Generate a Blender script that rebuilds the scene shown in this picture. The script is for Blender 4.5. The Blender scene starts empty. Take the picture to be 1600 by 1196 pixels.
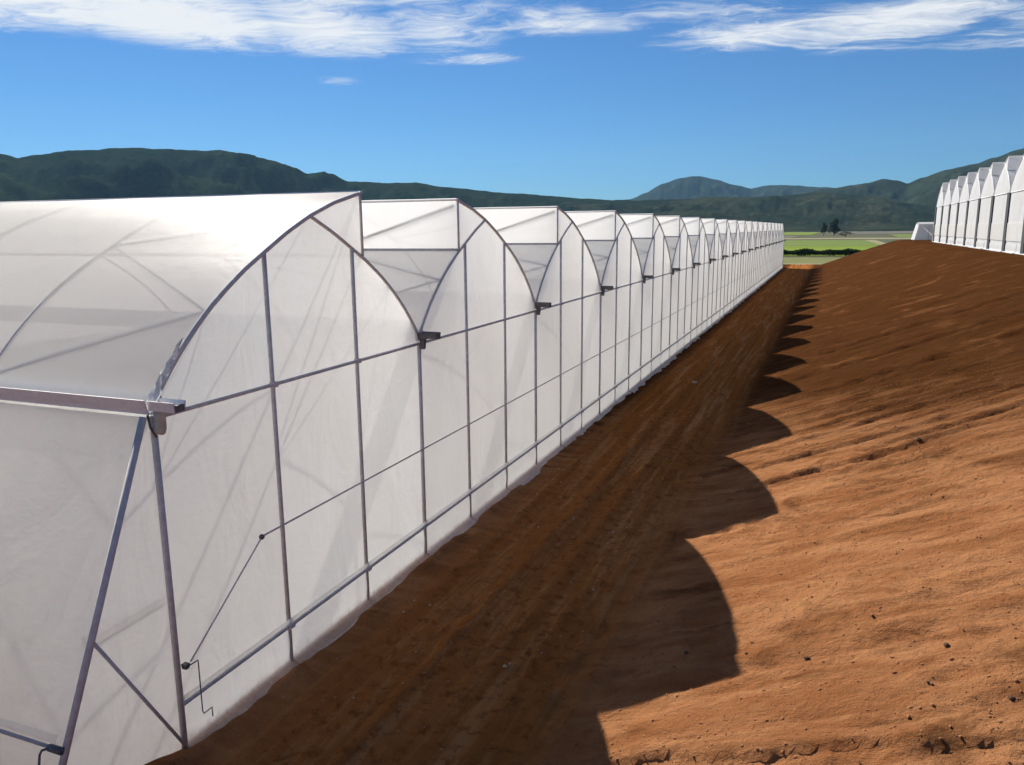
import bpy, math, random
from mathutils import Vector, Matrix, noise

random.seed(7)
scene = bpy.context.scene
R = math.radians

# ------------------------------------------------------------------ camera
CAM = Vector((8.946, -8.314, 7.977))
YAW, PITCH, ROLL, FPX = 0.382, 0.191, -0.009, 1229.6
FWD = Vector((-math.sin(YAW) * math.cos(PITCH), math.cos(YAW) * math.cos(PITCH), -math.sin(PITCH)))
RGT = Vector((math.cos(YAW), math.sin(YAW), 0))
UPV = RGT.cross(FWD)
R2 = RGT * math.cos(ROLL) + UPV * math.sin(ROLL)
U2 = -RGT * math.sin(ROLL) + UPV * math.cos(ROLL)
cam_data = bpy.data.cameras.new("camera")
cam_data.sensor_width = 36.0
cam_data.lens = 36.0 * FPX / 1600.0
cam_data.clip_start = 0.1
cam_data.clip_end = 60000
cam = bpy.data.objects.new("camera", cam_data)
scene.collection.objects.link(cam)
m = Matrix((R2, U2, -FWD)).transposed().to_4x4()
m.translation = CAM
cam.matrix_world = m
scene.camera = cam

# ------------------------------------------------------------------ light
SUN_VEC = Vector((-1.04, 0.87, 1.0)).normalized()        # towards the sun
SUN_EL = math.asin(SUN_VEC.z)
SUN_ROT = math.atan2(SUN_VEC.x, SUN_VEC.y)
sun_data = bpy.data.lights.new("sun", 'SUN')
sun_data.energy = 4.8
sun_data.angle = R(0.5)
sun_data.color = (1.0, 0.945, 0.85)
sun = bpy.data.objects.new("sun", sun_data)
scene.collection.objects.link(sun)
sun.rotation_euler = SUN_VEC.to_track_quat('Z', 'Y').to_euler()
sun.location = SUN_VEC * 60

world = bpy.data.worlds.new("World")
scene.world = world
world.use_nodes = True
wn, wl = world.node_tree.nodes, world.node_tree.links
wn.clear()
w_out = wn.new('ShaderNodeOutputWorld')
w_bg = wn.new('ShaderNodeBackground')
w_bg.inputs['Strength'].default_value = 0.062
sky = wn.new('ShaderNodeTexSky')
sky.sky_type = 'NISHITA'
sky.sun_disc = False
sky.sun_elevation = SUN_EL
sky.sun_rotation = SUN_ROT
sky.altitude = 0
sky.air_density = 1.0
sky.dust_density = 0.0
sky.ozone_density = 6.0


def wmath(op, a, b=None, c=None, clamp=False):
    n = wn.new('ShaderNodeMath')
    n.operation = op
    n.use_clamp = clamp
    for i, v in enumerate((a, b, c)):
        if v is None:
            continue
        if isinstance(v, (int, float)):
            n.inputs[i].default_value = v
        else:
            wl.new(v, n.inputs[i])
    return n.outputs[0]


# high cirrus: a layer of thin cloud, laid out on a plane far overhead
tc = wn.new('ShaderNodeTexCoord')
rotn = wn.new('ShaderNodeVectorRotate')
rotn.rotation_type = 'Z_AXIS'
rotn.inputs['Angle'].default_value = -YAW
wl.new(tc.outputs['Generated'], rotn.inputs['Vector'])
sep = wn.new('ShaderNodeSeparateXYZ')
wl.new(rotn.outputs[0], sep.inputs[0])
zc = wmath('MAXIMUM', sep.outputs['Z'], 0.02)
px = wmath('DIVIDE', sep.outputs['X'], zc)
py = wmath('DIVIDE', sep.outputs['Y'], zc)


def wcomb(x, y, z=0.0):
    n = wn.new('ShaderNodeCombineXYZ')
    for i, v in enumerate((x, y, z)):
        if isinstance(v, (int, float)):
            n.inputs[i].default_value = v
        else:
            wl.new(v, n.inputs[i])
    return n.outputs[0]


def wnoise(vec, scale, detail, rough=0.55, dist=0.0):
    n = wn.new('ShaderNodeTexNoise')
    n.inputs['Scale'].default_value = scale
    n.inputs['Detail'].default_value = detail
    n.inputs['Roughness'].default_value = rough
    n.inputs['Distortion'].default_value = dist
    wl.new(vec, n.inputs['Vector'])
    return n.outputs['Fac']


def wsmooth(v, a, b):
    n = wn.new('ShaderNodeMapRange')
    n.interpolation_type = 'SMOOTHSTEP'
    wl.new(v, n.inputs['Value'])
    n.inputs['From Min'].default_value = a
    n.inputs['From Max'].default_value = b
    return n.outputs['Result']


# wispy warp, then streaks that lean a little
wv = wn.new('ShaderNodeTexNoise')
wv.inputs['Scale'].default_value = 1.3
wv.inputs['Detail'].default_value = 4
wl.new(wcomb(px, py, 5.5), wv.inputs['Vector'])
wsep = wn.new('ShaderNodeSeparateColor')
wl.new(wv.outputs['Color'], wsep.inputs[0])
wx = wmath('MULTIPLY_ADD', wmath('SUBTRACT', wsep.outputs[0], 0.5), 1.5, px)
wy = wmath('MULTIPLY_ADD', wmath('SUBTRACT', wsep.outputs[1], 0.5), 0.75, py)
sx_ = wmath('MULTIPLY_ADD', wy, 0.9, wx)
n_big = wnoise(wcomb(wmath('MULTIPLY', sx_, 0.55), py, 3.7), 0.55, 3, 0.5, 0.4)
n_str = wnoise(wcomb(wmath('MULTIPLY', sx_, 0.75), wmath('MULTIPLY', wy, 1.15), 8.2), 1.5, 10, 0.66, 0.5)
n_fine = wnoise(wcomb(wmath('MULTIPLY', sx_, 0.8), wmath('MULTIPLY', wy, 1.9), 1.4), 6.0, 8, 0.68, 0.4)


def wblob(cx, cy, rx, ry):
    dx = wmath('DIVIDE', wmath('SUBTRACT', px, cx), rx)
    dy = wmath('DIVIDE', wmath('SUBTRACT', py, cy), ry)
    d2 = wmath('ADD', wmath('MULTIPLY', dx, dx), wmath('MULTIPLY', dy, dy))
    return wmath('POWER', 2.718, wmath('MULTIPLY', d2, -1.0))


CLOUDS = [(-2.2, 3.6, 0.8, 0.62, 1.0), (-1.5, 3.95, 0.6, 0.72, 1.1), (-0.9, 4.1, 0.5, 0.8, 1.0), (-0.35, 4.1, 0.4, 0.7, 0.85),
          (-0.25, 4.95, 0.55, 0.22, 0.55), (-1.15, 5.6, 0.2, 0.22, 0.5), (0.3, 4.1, 0.6, 0.35, 0.7), (0.9, 3.9, 0.6, 0.5, 0.72),
          (1.2, 4.45, 0.6, 0.45, 0.8), (1.95, 4.15, 0.65, 0.75, 0.85), (2.7, 4.1, 0.6, 0.75, 0.75)]
blob = None
for (a, b, c, d, s) in CLOUDS:
    v = wmath('MULTIPLY', wblob(a, b, c, d), s)
    blob = v if blob is None else wmath('MAXIMUM', blob, v)
# elsewhere overhead the same thin deck goes on in patches
deck = wmath('MULTIPLY', wsmooth(n_big, 0.45, 0.7), wsmooth(py, 3.9, 3.2))
deck = wmath('MULTIPLY', deck, 0.7)
rest = wmath('MULTIPLY', wsmooth(n_big, 0.5, 0.75), wsmooth(wmath('ABSOLUTE', px), 3.0, 4.2))
rest = wmath('MULTIPLY', rest, wsmooth(sep.outputs['Z'], 0.19, 0.30))
base = wmath('MAXIMUM', wmath('MAXIMUM', blob, deck), wmath('MULTIPLY', rest, 0.6))
tex = wmath('ADD', wmath('MULTIPLY', n_str, 1.3), wmath('MULTIPLY', n_fine, 0.55))
dens = wmath('ADD', base, wmath('MULTIPLY', wmath('SUBTRACT', tex, 0.98), 1.7))
dens = wmath('MULTIPLY', dens, wsmooth(base, 0.02, 0.45))
dens = wsmooth(dens, 0.10, 1.05)
dens = wmath('MULTIPLY', dens, wsmooth(sep.outputs['Z'], 0.03, 0.10))
cmix = wn.new('ShaderNodeMix')
cmix.data_type = 'RGBA'
wl.new(dens, cmix.inputs['Factor'])
tint = wn.new('ShaderNodeMix')
tint.data_type = 'RGBA'
tint.blend_type = 'MULTIPLY'
tint.inputs['Factor'].default_value = 1.0
tint.inputs['B'].default_value = (0.35, 0.585, 0.80, 1)
wl.new(sky.outputs[0], tint.inputs['A'])
wl.new(tint.outputs['Result'], cmix.inputs['A'])
cmix.inputs['B'].default_value = (8.6, 8.7, 8.8, 1)
wl.new(cmix.outputs['Result'], w_bg.inputs['Color'])
wl.new(w_bg.outputs[0], w_out.inputs['Surface'])

scene.view_settings.view_transform = 'Standard'
scene.view_settings.look = 'None'
scene.view_settings.exposure = 0.72
scene.view_settings.gamma = 1.0
scene.view_settings.use_curve_mapping = False
cy = scene.cycles
cy.max_bounces = 9
cy.diffuse_bounces = 5
cy.glossy_bounces = 2
cy.transmission_bounces = 6
cy.transparent_max_bounces = 14
cy.volume_bounces = 0
cy.use_denoising = True
cy.sample_clamp_indirect = 4.0


# ------------------------------------------------------------------ helpers
def pix_ray(u, v):
    return FWD + R2 * ((u - 800) / FPX) - U2 * ((v - 598) / FPX)


def on_plain(u, v, z=0.0):
    d = pix_ray(u, v)
    return CAM + d * ((z - CAM.z) / d.z)


def fbm(x, y, z=0.0, oct=4):
    return noise.fractal(Vector((x, y, z)), 0.6, 2.0, oct)


def sstep(a, b, x):
    t = max(0.0, min(1.0, (x - a) / (b - a)))
    return t * t * (3 - 2 * t)


def mesh(name, verts, faces, mat=None, smooth=False):
    me = bpy.data.meshes.new(name)
    me.from_pydata(verts, [], faces)
    if mat:
        me.materials.append(mat)
    if smooth:
        me.shade_smooth()
    me.update()
    return me


def link(name, me, parent=None, loc=(0, 0, 0), rz=0.0):
    o = bpy.data.objects.new(name, me)
    scene.collection.objects.link(o)
    o.location = loc
    o.rotation_euler = (0, 0, rz)
    if parent:
        o.parent = parent
    return o


def tag(o, label, cat, group=None):
    o['label'] = label
    o['category'] = cat
    if group:
        o['group'] = group
    return o


def structure(o):
    o['kind'] = 'structure'
    return o


class MB:
    def __init__(self):
        self.v, self.f = [], []

    def grid(self, nu, nv, fn):
        b = len(self.v)
        for j in range(nv + 1):
            for i in range(nu + 1):
                self.v.append(tuple(fn(i / nu, j / nv)))
        for j in range(nv):
            for i in range(nu):
                a = b + j * (nu + 1) + i
                self.f.append((a, a + 1, a + nu + 2, a + nu + 1))
        return self

    def box(self, x0, x1, y0, y1, z0, z1, taper=0.0):
        b = len(self.v)
        t = taper
        self.v += [(x0 + t, y0 + t, z0), (x1 - t, y0 + t, z0), (x1 - t, y1 - t, z0), (x0 + t, y1 - t, z0),
                   (x0, y0, z1), (x1, y0, z1), (x1, y1, z1), (x0, y1, z1)]
        for q in ((0, 3, 2, 1), (4, 5, 6, 7), (0, 1, 5, 4), (1, 2, 6, 5), (2, 3, 7, 6), (3, 0, 4, 7)):
            self.f.append(tuple(b + i for i in q))
        return self

    def tube(self, pts, r, n=8, cap=True):
        pts = [Vector(p) for p in pts]
        b = len(self.v)
        prev = None
        for i, p in enumerate(pts):
            d = (pts[min(i + 1, len(pts) - 1)] - pts[max(i - 1, 0)]).normalized()
            ref = Vector((0, 0, 1)) if abs(d.z) < 0.9 else Vector((1, 0, 0))
            if prev is None:
                a = d.cross(ref).normalized()
            else:
                a = (prev - d * prev.dot(d)).normalized()
            prev = a
            c = d.cross(a)
            for k in range(n):
                t = 2 * math.pi * k / n
                self.v.append(tuple(p + (a * math.cos(t) + c * math.sin(t)) * r))
        for i in range(len(pts) - 1):
            for k in range(n):
                q = b + i * n
                self.f.append((q + k, q + (k + 1) % n, q + n + (k + 1) % n, q + n + k))
        if cap:
            self.f.append(tuple(b + k for k in range(n))[::-1])
            e = b + (len(pts) - 1) * n
            self.f.append(tuple(e + k for k in range(n)))
        return self

    def extrude(self, prof, x0, x1):
        """closed profile of (y, z) swept along x"""
        b = len(self.v)
        n = len(prof)
        for x in (x0, x1):
            self.v += [(x, p[0], p[1]) for p in prof]
        for k in range(n):
            self.f.append((b + k, b + (k + 1) % n, b + n + (k + 1) % n, b + n + k))
        return self

    def lump(self, c, r, seed, sq=(1, 1, 0.7)):
        b = len(self.v)
        rnd = random.Random(seed)
        g = (1 + 5 ** 0.5) / 2
        V = [(-1, g, 0), (1, g, 0), (-1, -g, 0), (1, -g, 0), (0, -1, g), (0, 1, g), (0, -1, -g), (0, 1, -g), (g, 0, -1), (g, 0, 1), (-g, 0, -1), (-g, 0, 1)]
        ax = (rnd.uniform(0.7, 1.3), rnd.uniform(0.7, 1.3), rnd.uniform(0.7, 1.1))
        for v in V:
            k = r * 0.53 * rnd.uniform(0.78, 1.15)
            self.v.append((c[0] + v[0] * k * sq[0] * ax[0], c[1] + v[1] * k * sq[1] * ax[1], c[2] + v[2] * k * sq[2] * ax[2]))
        for q in ((0, 11, 5), (0, 5, 1), (0, 1, 7), (0, 7, 10), (0, 10, 11), (1, 5, 9), (5, 11, 4), (11, 10, 2), (10, 7, 6), (7, 1, 8),
                  (3, 9, 4), (3, 4, 2), (3, 2, 6), (3, 6, 8), (3, 8, 9), (4, 9, 5), (2, 4, 11), (6, 2, 10), (8, 6, 7), (9, 8, 1)):
            self.f.append(tuple(b + i for i in q))
        return self

    def mesh(self, name, mat, smooth=False, mirror_y=None, sx=1):
        v = self.v
        if mirror_y is not None:
            v = [(x, mirror_y - y, z) for x, y, z in v]
        if sx != 1:
            v = [(x * sx, y, z) for x, y, z in v]
        return mesh(name, v, self.f, mat, smooth)


# ------------------------------------------------------------------ materials
def new_mat(name):
    mt = bpy.data.materials.new(name)
    mt.use_nodes = True
    nt = mt.node_tree
    nt.nodes.clear()
    out = nt.nodes.new('ShaderNodeOutputMaterial')
    return mt, nt.nodes, nt.links, out


class NT:
    def __init__(self, name):
        self.mat, self.n, self.l, self.out = new_mat(name)

    def node(self, t, **kw):
        n = self.n.new(t)
        for k, v in kw.items():
            setattr(n, k, v)
        return n

    def set(self, sock, v):
        if isinstance(v, bpy.types.NodeSocket):
            self.l.new(v, sock)
        else:
            sock.default_value = v

    def noise(self, vec, scale, detail=4, rough=0.55, dist=0.0):
        n = self.node('ShaderNodeTexNoise')
        n.inputs['Scale'].default_value = scale
        n.inputs['Detail'].default_value = detail
        n.inputs['Roughness'].default_value = rough
        n.inputs['Distortion'].default_value = dist
        self.l.new(vec, n.inputs['Vector'])
        return n.outputs['Fac']

    def mapping(self, vec, scale=(1, 1, 1), rot=(0, 0, 0), loc=(0, 0, 0)):
        n = self.node('ShaderNodeMapping')
        self.l.new(vec, n.inputs['Vector'])
        n.inputs['Scale'].default_value = scale
        n.inputs['Rotation'].default_value = rot
        n.inputs['Location'].default_value = loc
        return n.outputs[0]

    def mixc(self, fac, a, b, blend='MIX'):
        n = self.node('ShaderNodeMix', data_type='RGBA', blend_type=blend)
        self.set(n.inputs['Factor'], fac)
        self.set(n.inputs['A'], a)
        self.set(n.inputs['B'], b)
        return n.outputs['Result']

    def smooth(self, v, a, b, lo=0.0, hi=1.0):
        n = self.node('ShaderNodeMapRange', interpolation_type='SMOOTHSTEP')
        self.l.new(v, n.inputs['Value'])
        n.inputs['From Min'].default_value = a
        n.inputs['From Max'].default_value = b
        n.inputs['To Min'].default_value = lo
        n.inputs['To Max'].default_value = hi
        return n.outputs['Result']

    def math(self, op, a, b=0.0):
        n = self.node('ShaderNodeMath', operation=op)
        self.set(n.inputs[0], a)
        self.set(n.inputs[1], b)
        return n.outputs[0]

    def bump(self, h, strength, dist):
        n = self.node('ShaderNodeBump')
        n.inputs['Strength'].default_value = strength
        n.inputs['Distance'].default_value = dist
        self.l.new(h, n.inputs['Height'])
        return n.outputs[0]

    def principled(self, col, rough, metal=0.0, normal=None, spec=None):
        n = self.node('ShaderNodeBsdfPrincipled')
        self.set(n.inputs['Base Color'], col)
        self.set(n.inputs['Roughness'], rough)
        n.inputs['Metallic'].default_value = metal
        if spec is not None:
            n.inputs['Specular IOR Level'].default_value = spec
        if normal:
            self.l.new(normal, n.inputs['Normal'])
        self.l.new(n.outputs[0], self.out.inputs['Surface'])
        return n


def rgb(r, g, b):
    return (r, g, b, 1.0)


def film_material(name, col, dirt, clear=0.04, trans=0.80, rough=0.45, gloss=0.15):
    """woven translucent polyethylene: part scattered back, part scattered through, a little clear"""
    t = NT(name)
    tcn = t.node('ShaderNodeTexCoord').outputs['Object']
    geo = t.node('ShaderNodeNewGeometry').outputs['Position']
    inf = t.node('ShaderNodeObjectInfo').outputs['Random']
    streak = t.noise(t.mapping(geo, (0.6, 0.6, 0.25)), 1.3, 4, 0.55, 0.4)
    spots = t.noise(geo, 7.0, 5, 0.65)
    c = t.mixc(t.smooth(streak, 0.4, 0.75, 0.0, 0.75), rgb(*col), rgb(*dirt))
    c = t.mixc(t.smooth(spots, 0.56, 0.75, 0.0, 0.35), c, rgb(*[k * 0.85 for k in dirt]))
    c = t.mixc(t.math('MULTIPLY', inf, 0.4), c, rgb(col[0], col[1] * 0.985, col[2] * 0.95))
    # dust and mud splashed up from the ground, and paler / duller single panels
    sp = t.node('ShaderNodeSeparateXYZ')
    t.l.new(geo, sp.inputs[0])
    splash = t.noise(t.mapping(geo, (1.0, 1.0, 0.5)), 9.0, 6, 0.7)
    low = t.math('ADD', splash, t.smooth(sp.outputs['Z'], 0.0, 0.75, 0.16, -0.30))
    c = t.mixc(t.smooth(low, 0.54, 0.78, 0.0, 0.3), c, rgb(0.50, 0.34, 0.22))
    c = t.mixc(t.smooth(inf, 0.55, 1.0, 0.0, 0.55), c, rgb(*dirt))
    wr = t.noise(t.mapping(geo, (0.7, 0.9, 0.45), (0.5, 0.2, 0.3)), 1.1, 3, 0.5, 0.8)
    wr2 = t.noise(t.mapping(geo, (1.0, 1.0, 2.5), (0.9, 0.0, 0.0)), 4.0, 3, 0.5)
    h = t.math('ADD', wr, t.math('MULTIPLY', wr2, 0.12))
    nrm = t.bump(h, rough, 0.12)
    d = t.node('ShaderNodeBsdfDiffuse')
    tr = t.node('ShaderNodeBsdfTranslucent')
    tp = t.node('ShaderNodeBsdfTransparent')
    gl = t.node('ShaderNodeBsdfGlossy')
    gl.inputs['Roughness'].default_value = 0.45
    gl.inputs['Color'].default_value = (0.9, 0.9, 0.9, 1)
    for b in (d, tr):
        t.l.new(c, b.inputs['Color'])
        t.l.new(nrm, b.inputs['Normal'])
    t.l.new(nrm, gl.inputs['Normal'])
    m1 = t.node('ShaderNodeMixShader')
    m1.inputs[0].default_value = trans
    t.l.new(d.outputs[0], m1.inputs[1])
    t.l.new(tr.outputs[0], m1.inputs[2])
    m2 = t.node('ShaderNodeMixShader')
    m2.inputs[0].default_value = clear
    t.l.new(m1.outputs[0], m2.inputs[1])
    t.l.new(tp.outputs[0], m2.inputs[2])
    fr = t.node('ShaderNodeLayerWeight')
    fr.inputs['Blend'].default_value = 0.2
    m3 = t.node('ShaderNodeMixShader')
    t.l.new(t.math('MULTIPLY', fr.outputs['Fresnel'], gloss), m3.inputs[0])
    t.l.new(m2.outputs[0], m3.inputs[1])
    t.l.new(gl.outputs[0], m3.inputs[2])
    t.l.new(m3.outputs[0], t.out.inputs['Surface'])
    return t.mat


FILM = film_material('film', (0.95, 0.945, 0.925), (0.90, 0.875, 0.84))
FILM_ROOF = film_material('roof_film', (0.95, 0.948, 0.935), (0.905, 0.89, 0.86), clear=0.075, trans=0.86, rough=0.12, gloss=0.03)
FILM_WHITE = film_material('white_film', (0.76, 0.77, 0.78), (0.70, 0.69, 0.68), clear=0.06, trans=0.4)
FILM_GREY = film_material('grey_film', (0.74, 0.73, 0.71), (0.66, 0.63, 0.60), clear=0.06, trans=0.4)


def steel(name, c1, c2, rough=0.5, metal=0.55):
    t = NT(name)
    geo = t.node('ShaderNodeNewGeometry').outputs['Position']
    n1 = t.noise(geo, 9.0, 5, 0.6)
    n2 = t.noise(t.mapping(geo, (1, 1, 0.3)), 30.0, 3, 0.6)
    c = t.mixc(t.smooth(n1, 0.35, 0.7), rgb(*c1), rgb(*c2))
    t.principled(c, t.smooth(n2, 0.3, 0.7, rough - 0.1, rough + 0.12), metal, t.bump(n2, 0.15, 0.004))
    return t.mat


STEEL = steel('galvanised_steel', (0.54, 0.515, 0.49), (0.66, 0.635, 0.61), 0.75, 0.0)
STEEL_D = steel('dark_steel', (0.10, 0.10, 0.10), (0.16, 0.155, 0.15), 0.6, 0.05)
GUTTER = steel('gutter_steel', (0.74, 0.73, 0.73), (0.82, 0.81, 0.81), 0.55, 0.0)
PVC = steel('grey_plastic', (0.42, 0.42, 0.38), (0.50, 0.50, 0.45), 0.5, 0.0)
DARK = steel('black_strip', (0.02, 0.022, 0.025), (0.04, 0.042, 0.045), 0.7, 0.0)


def soil_material():
    t = NT('red_brown_soil')
    geo = t.node('ShaderNodeNewGeometry').outputs['Position']
    sepn = t.node('ShaderNodeSeparateXYZ')
    t.l.new(geo, sepn.inputs[0])
    big = t.noise(t.mapping(geo, (0.5, 1.0, 1.0)), 0.16, 4, 0.55, 0.5)
    mid = t.noise(t.mapping(geo, (0.45, 1.5, 1.0), (0, 0, 0.17)), 0.9, 6, 0.62, 0.6)
    fine = t.noise(geo, 7.0, 8, 0.7)
    grain = t.noise(geo, 42.0, 5, 0.7)
    rows = t.noise(t.mapping(geo, (0.12, 2.2, 1.0), (0, 0, 0.2)), 1.1, 5, 0.6, 0.5)
    tan_soil, clay, fade = rgb(0.41, 0.190, 0.085), rgb(0.285, 0.116, 0.047), rgb(0.050, 0.0185, 0.0055)
    c = t.mixc(t.smooth(mid, 0.36, 0.66), tan_soil, clay)
    c = t.mixc(t.smooth(fine, 0.52, 0.80, 0.0, 0.40), c, fade)
    # darkest soil tone grows further along the bank, in streaks up the slope
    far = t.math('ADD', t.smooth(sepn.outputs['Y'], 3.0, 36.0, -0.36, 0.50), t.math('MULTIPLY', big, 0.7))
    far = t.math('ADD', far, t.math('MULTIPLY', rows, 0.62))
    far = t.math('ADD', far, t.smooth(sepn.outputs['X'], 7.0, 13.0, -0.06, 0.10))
    c = t.mixc(t.smooth(far, 0.42, 1.02, 0.0, 0.92), c, fade)
    c = t.mixc(t.smooth(rows, 0.56, 0.72, 0.0, 0.4), c, fade)
    patch = t.noise(t.mapping(geo, (0.16, 0.5, 1.0), (0, 0, 0.2)), 1.0, 7, 0.66, 0.7)
    c = t.mixc(t.smooth(patch, 0.53, 0.74, 0.0, 0.5), c, rgb(0.26, 0.115, 0.045))
    c = t.mixc(t.smooth(patch, 0.48, 0.30, 0.0, 0.6), c, rgb(0.045, 0.017, 0.006))
    # the wheel path beside the wall: packed, paler along the wheel lines
    tracks = t.noise(t.mapping(geo, (1.0, 0.06, 1.0)), 2.1, 8, 0.70, 0.5)
    inpath = t.math('MULTIPLY', t.smooth(sepn.outputs['X'], 0.3, 1.4), t.smooth(sepn.outputs['X'], 6.2, 4.6))
    c = t.mixc(t.math('MULTIPLY', inpath, 0.8), c, rgb(0.37, 0.13, 0.032))
    c = t.mixc(t.math('MULTIPLY', inpath, t.smooth(tracks, 0.48, 0.64, 0.0, 0.6)), c, rgb(0.52, 0.25, 0.105))
    mott = t.noise(geo, 3.6, 8, 0.72, 0.4)
    c = t.mixc(t.math('MULTIPLY', inpath, t.smooth(mott, 0.48, 0.68, 0.0, 0.75)), c, rgb(0.15, 0.052, 0.013))
    c = t.mixc(t.smooth(grain, 0.62, 0.80, 0.0, 0.4), c, rgb(0.40, 0.20, 0.09))
    cl = t.noise(t.mapping(geo, (0.7, 1.3, 1.0), (0, 0, 0.2)), 3.2, 6, 0.7, 0.3)
    h = t.math('ADD', t.math('MULTIPLY', fine, 1.0), t.math('MULTIPLY', grain, 0.3))
    h = t.math('ADD', h, t.math('MULTIPLY', cl, 1.3))
    t.principled(c, 1.0, 0.0, t.bump(h, 1.0, 0.10), 0.0)
    return t.mat


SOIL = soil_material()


def stone_material(name, a, b):
    t = NT(name)
    geo = t.node('ShaderNodeNewGeometry').outputs['Position']
    n1 = t.noise(geo, 14.0, 5, 0.6)
    t.principled(t.mixc(n1, rgb(*a), rgb(*b)), 0.9, 0, t.bump(n1, 0.5, 0.02), 0.2)
    return t.mat


CLOD = stone_material('soil_clod', (0.24, 0.095, 0.038), (0.36, 0.17, 0.075))
STONE_D = stone_material('dark_stone', (0.07, 0.04, 0.024), (0.14, 0.08, 0.045))
STONE_P = stone_material('pale_stone', (0.36, 0.27, 0.19), (0.54, 0.43, 0.32))


def plant_ground(name, a, b, scale, c=None, stretch=(1, 1, 1)):
    t = NT(name)
    geo = t.node('ShaderNodeNewGeometry').outputs['Position']
    n1 = t.noise(t.mapping(geo, stretch), scale, 5, 0.6)
    n2 = t.noise(geo, scale * 8, 4, 0.6)
    col = t.mixc(t.smooth(n1, 0.36, 0.64), rgb(*a), rgb(*b))
    col = t.mixc(t.smooth(n2, 0.5, 0.75, 0.0, 0.5), col, rgb(*(c or [k * 0.6 for k in a])))
    t.principled(col, 0.95, 0, t.bump(n2, 0.6, 0.5), 0.1)
    return t.mat


# ------------------------------------------------------------------ terrain
def bank(x, y):
    s = 0.367 * (x - 5.45)
    s = 0.5 * (s + math.sqrt(s * s + 0.10))              # soft toe
    top = 5.62
    s = top - 0.5 * ((top - s) + math.sqrt((top - s) ** 2 + 0.08))   # soft crest
    return s


GR = random.Random(12)
GROOVES = [(14.4, 7.0, 14.5, 0.15, 0.10), (15.2, 9.5, 17.0, 0.19, 0.11), (16.3, 6.6, 13.0, 0.15, 0.10), (18.4, 7.2, 15.0, 0.17, 0.12),
           (19.6, 6.8, 12.5, 0.18, 0.12), (11.7, 8.0, 12.5, 0.06, 0.08), (22.5, 7.0, 16.0, 0.20, 0.16), (26.0, 7.0, 17.0, 0.2, 0.2), (31.0, 7.5, 18.0, 0.22, 0.24), (37.0, 8.0, 19.0, 0.22, 0.28)]
GROOVES += [(GR.uniform(3.0, 60.0), GR.uniform(5.8, 9.0), GR.uniform(11.0, 19.0), GR.uniform(0.03, 0.09), GR.uniform(0.06, 0.16)) for _ in range(46)]


def terrain(x, y):
    if x < -1.2:
        return -0.02
    b = bank(x, y) - 0.02
    near = 0.22 * sstep(9.0, 2.0, y) * sstep(5.0, 7.5, x)
    z = b + near
    # the end of the bank drops to the plain
    z *= sstep(176.0, 163.0, y)
    slope_w = sstep(5.2, 7.0, x) * sstep(21.5, 19.5, x)
    path_w = sstep(0.3, 0.9, x) * sstep(6.6, 5.2, x)
    if x > 22.6:
        return z
    # tracked-machine marks running up the slope, a little oblique
    w = y - 0.18 * (x - 8)
    g = noise.noise(Vector((x * 0.10, w * 1.15, 2.0)))
    g2 = noise.noise(Vector((x * 0.22, w * 3.1, 7.0)))
    z += slope_w * (0.04 * g + 0.05 * max(0.0, g2 - 0.12) - 0.09 * max(0.0, -g2 - 0.22))
    z += slope_w * 0.10 * fbm(x * 0.13, y * 0.10, 4.0, 3)
    if slope_w > 0:
        for (w0, xa, xb, dep, wid) in GROOVES:
            dd = w - w0 - 0.10 * noise.noise(Vector((x * 0.5, w0, 3.0)))
            if abs(dd) < 0.5:
                k = sstep(xa, xa + 0.8, x) * sstep(xb, xb - 1.2, x) * (0.6 + 0.6 * noise.noise(Vector((x * 1.1, w0 * 3, 5.0))))
                z -= k * dep * math.exp(-(dd / wid) ** 2)
                z += k * dep * 0.7 * math.exp(-((dd - 2.0 * wid) / (1.3 * wid)) ** 2)
    # wheel ruts along the wall
    wob = 0.25 * noise.noise(Vector((0.0, y * 0.07, 5.0)))
    r1 = noise.noise(Vector(((x + wob) * 2.2, y * 0.03, 11.0)))
    r2 = noise.noise(Vector(((x + wob) * 5.5, y * 0.06, 15.0)))
    z += path_w * (0.075 * r1 + 0.045 * r2)
    # rough earth
    amp = 0.026 + 0.035 * sstep(0.45, 0.75, 0.5 + noise.noise(Vector((x * 0.3, y * 0.3, 1.0))))
    z += (slope_w + path_w) * amp * (fbm(x * 1.6, y * 1.6, 9.0, 4) + 0.55 * abs(fbm(x * 3.4, y * 4.4, 19.0, 3)))
    # loose soil heaped against the skirt, most at the near corner
    if x < 1.6:
        z += 0.11 * math.exp(-((x - 0.34) / 0.20) ** 2) * max(0.0, 0.55 + 1.1 * noise.noise(Vector((x * 2, y * 0.9, 3.0))) + 0.5 * noise.noise(Vector((x * 3, y * 3.3, 13.0))))
        z += 0.30 * math.exp(-((x - 0.05) / 0.45) ** 2 - ((y + 0.85) / 0.65) ** 2)
    # cut ledge across the near end of the slope
    if y < 3.5 and x > 4.2:
        ye = 1.47 - 0.09 * (x - 6.4) + 0.16 * noise.noise(Vector((x * 0.9, 0, 6))) + 0.03 * noise.noise(Vector((x * 4.5, 0, 6)))
        d = ye - y
        k = sstep(4.6, 6.8, x)
        z += k * 0.05 * math.exp(-((d + 0.12) / 0.22) ** 2)
        z -= k * (0.105 + 0.05 * noise.noise(Vector((x * 1.1, 1.0, 6)))) * sstep(0.0, 0.06, d) * sstep(0.9, 0.12, d)
        if d > 0.02:
            z += k * 0.05 * fbm(x * 3.0, y * 3.0, 2.0, 4)
    return z


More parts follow.
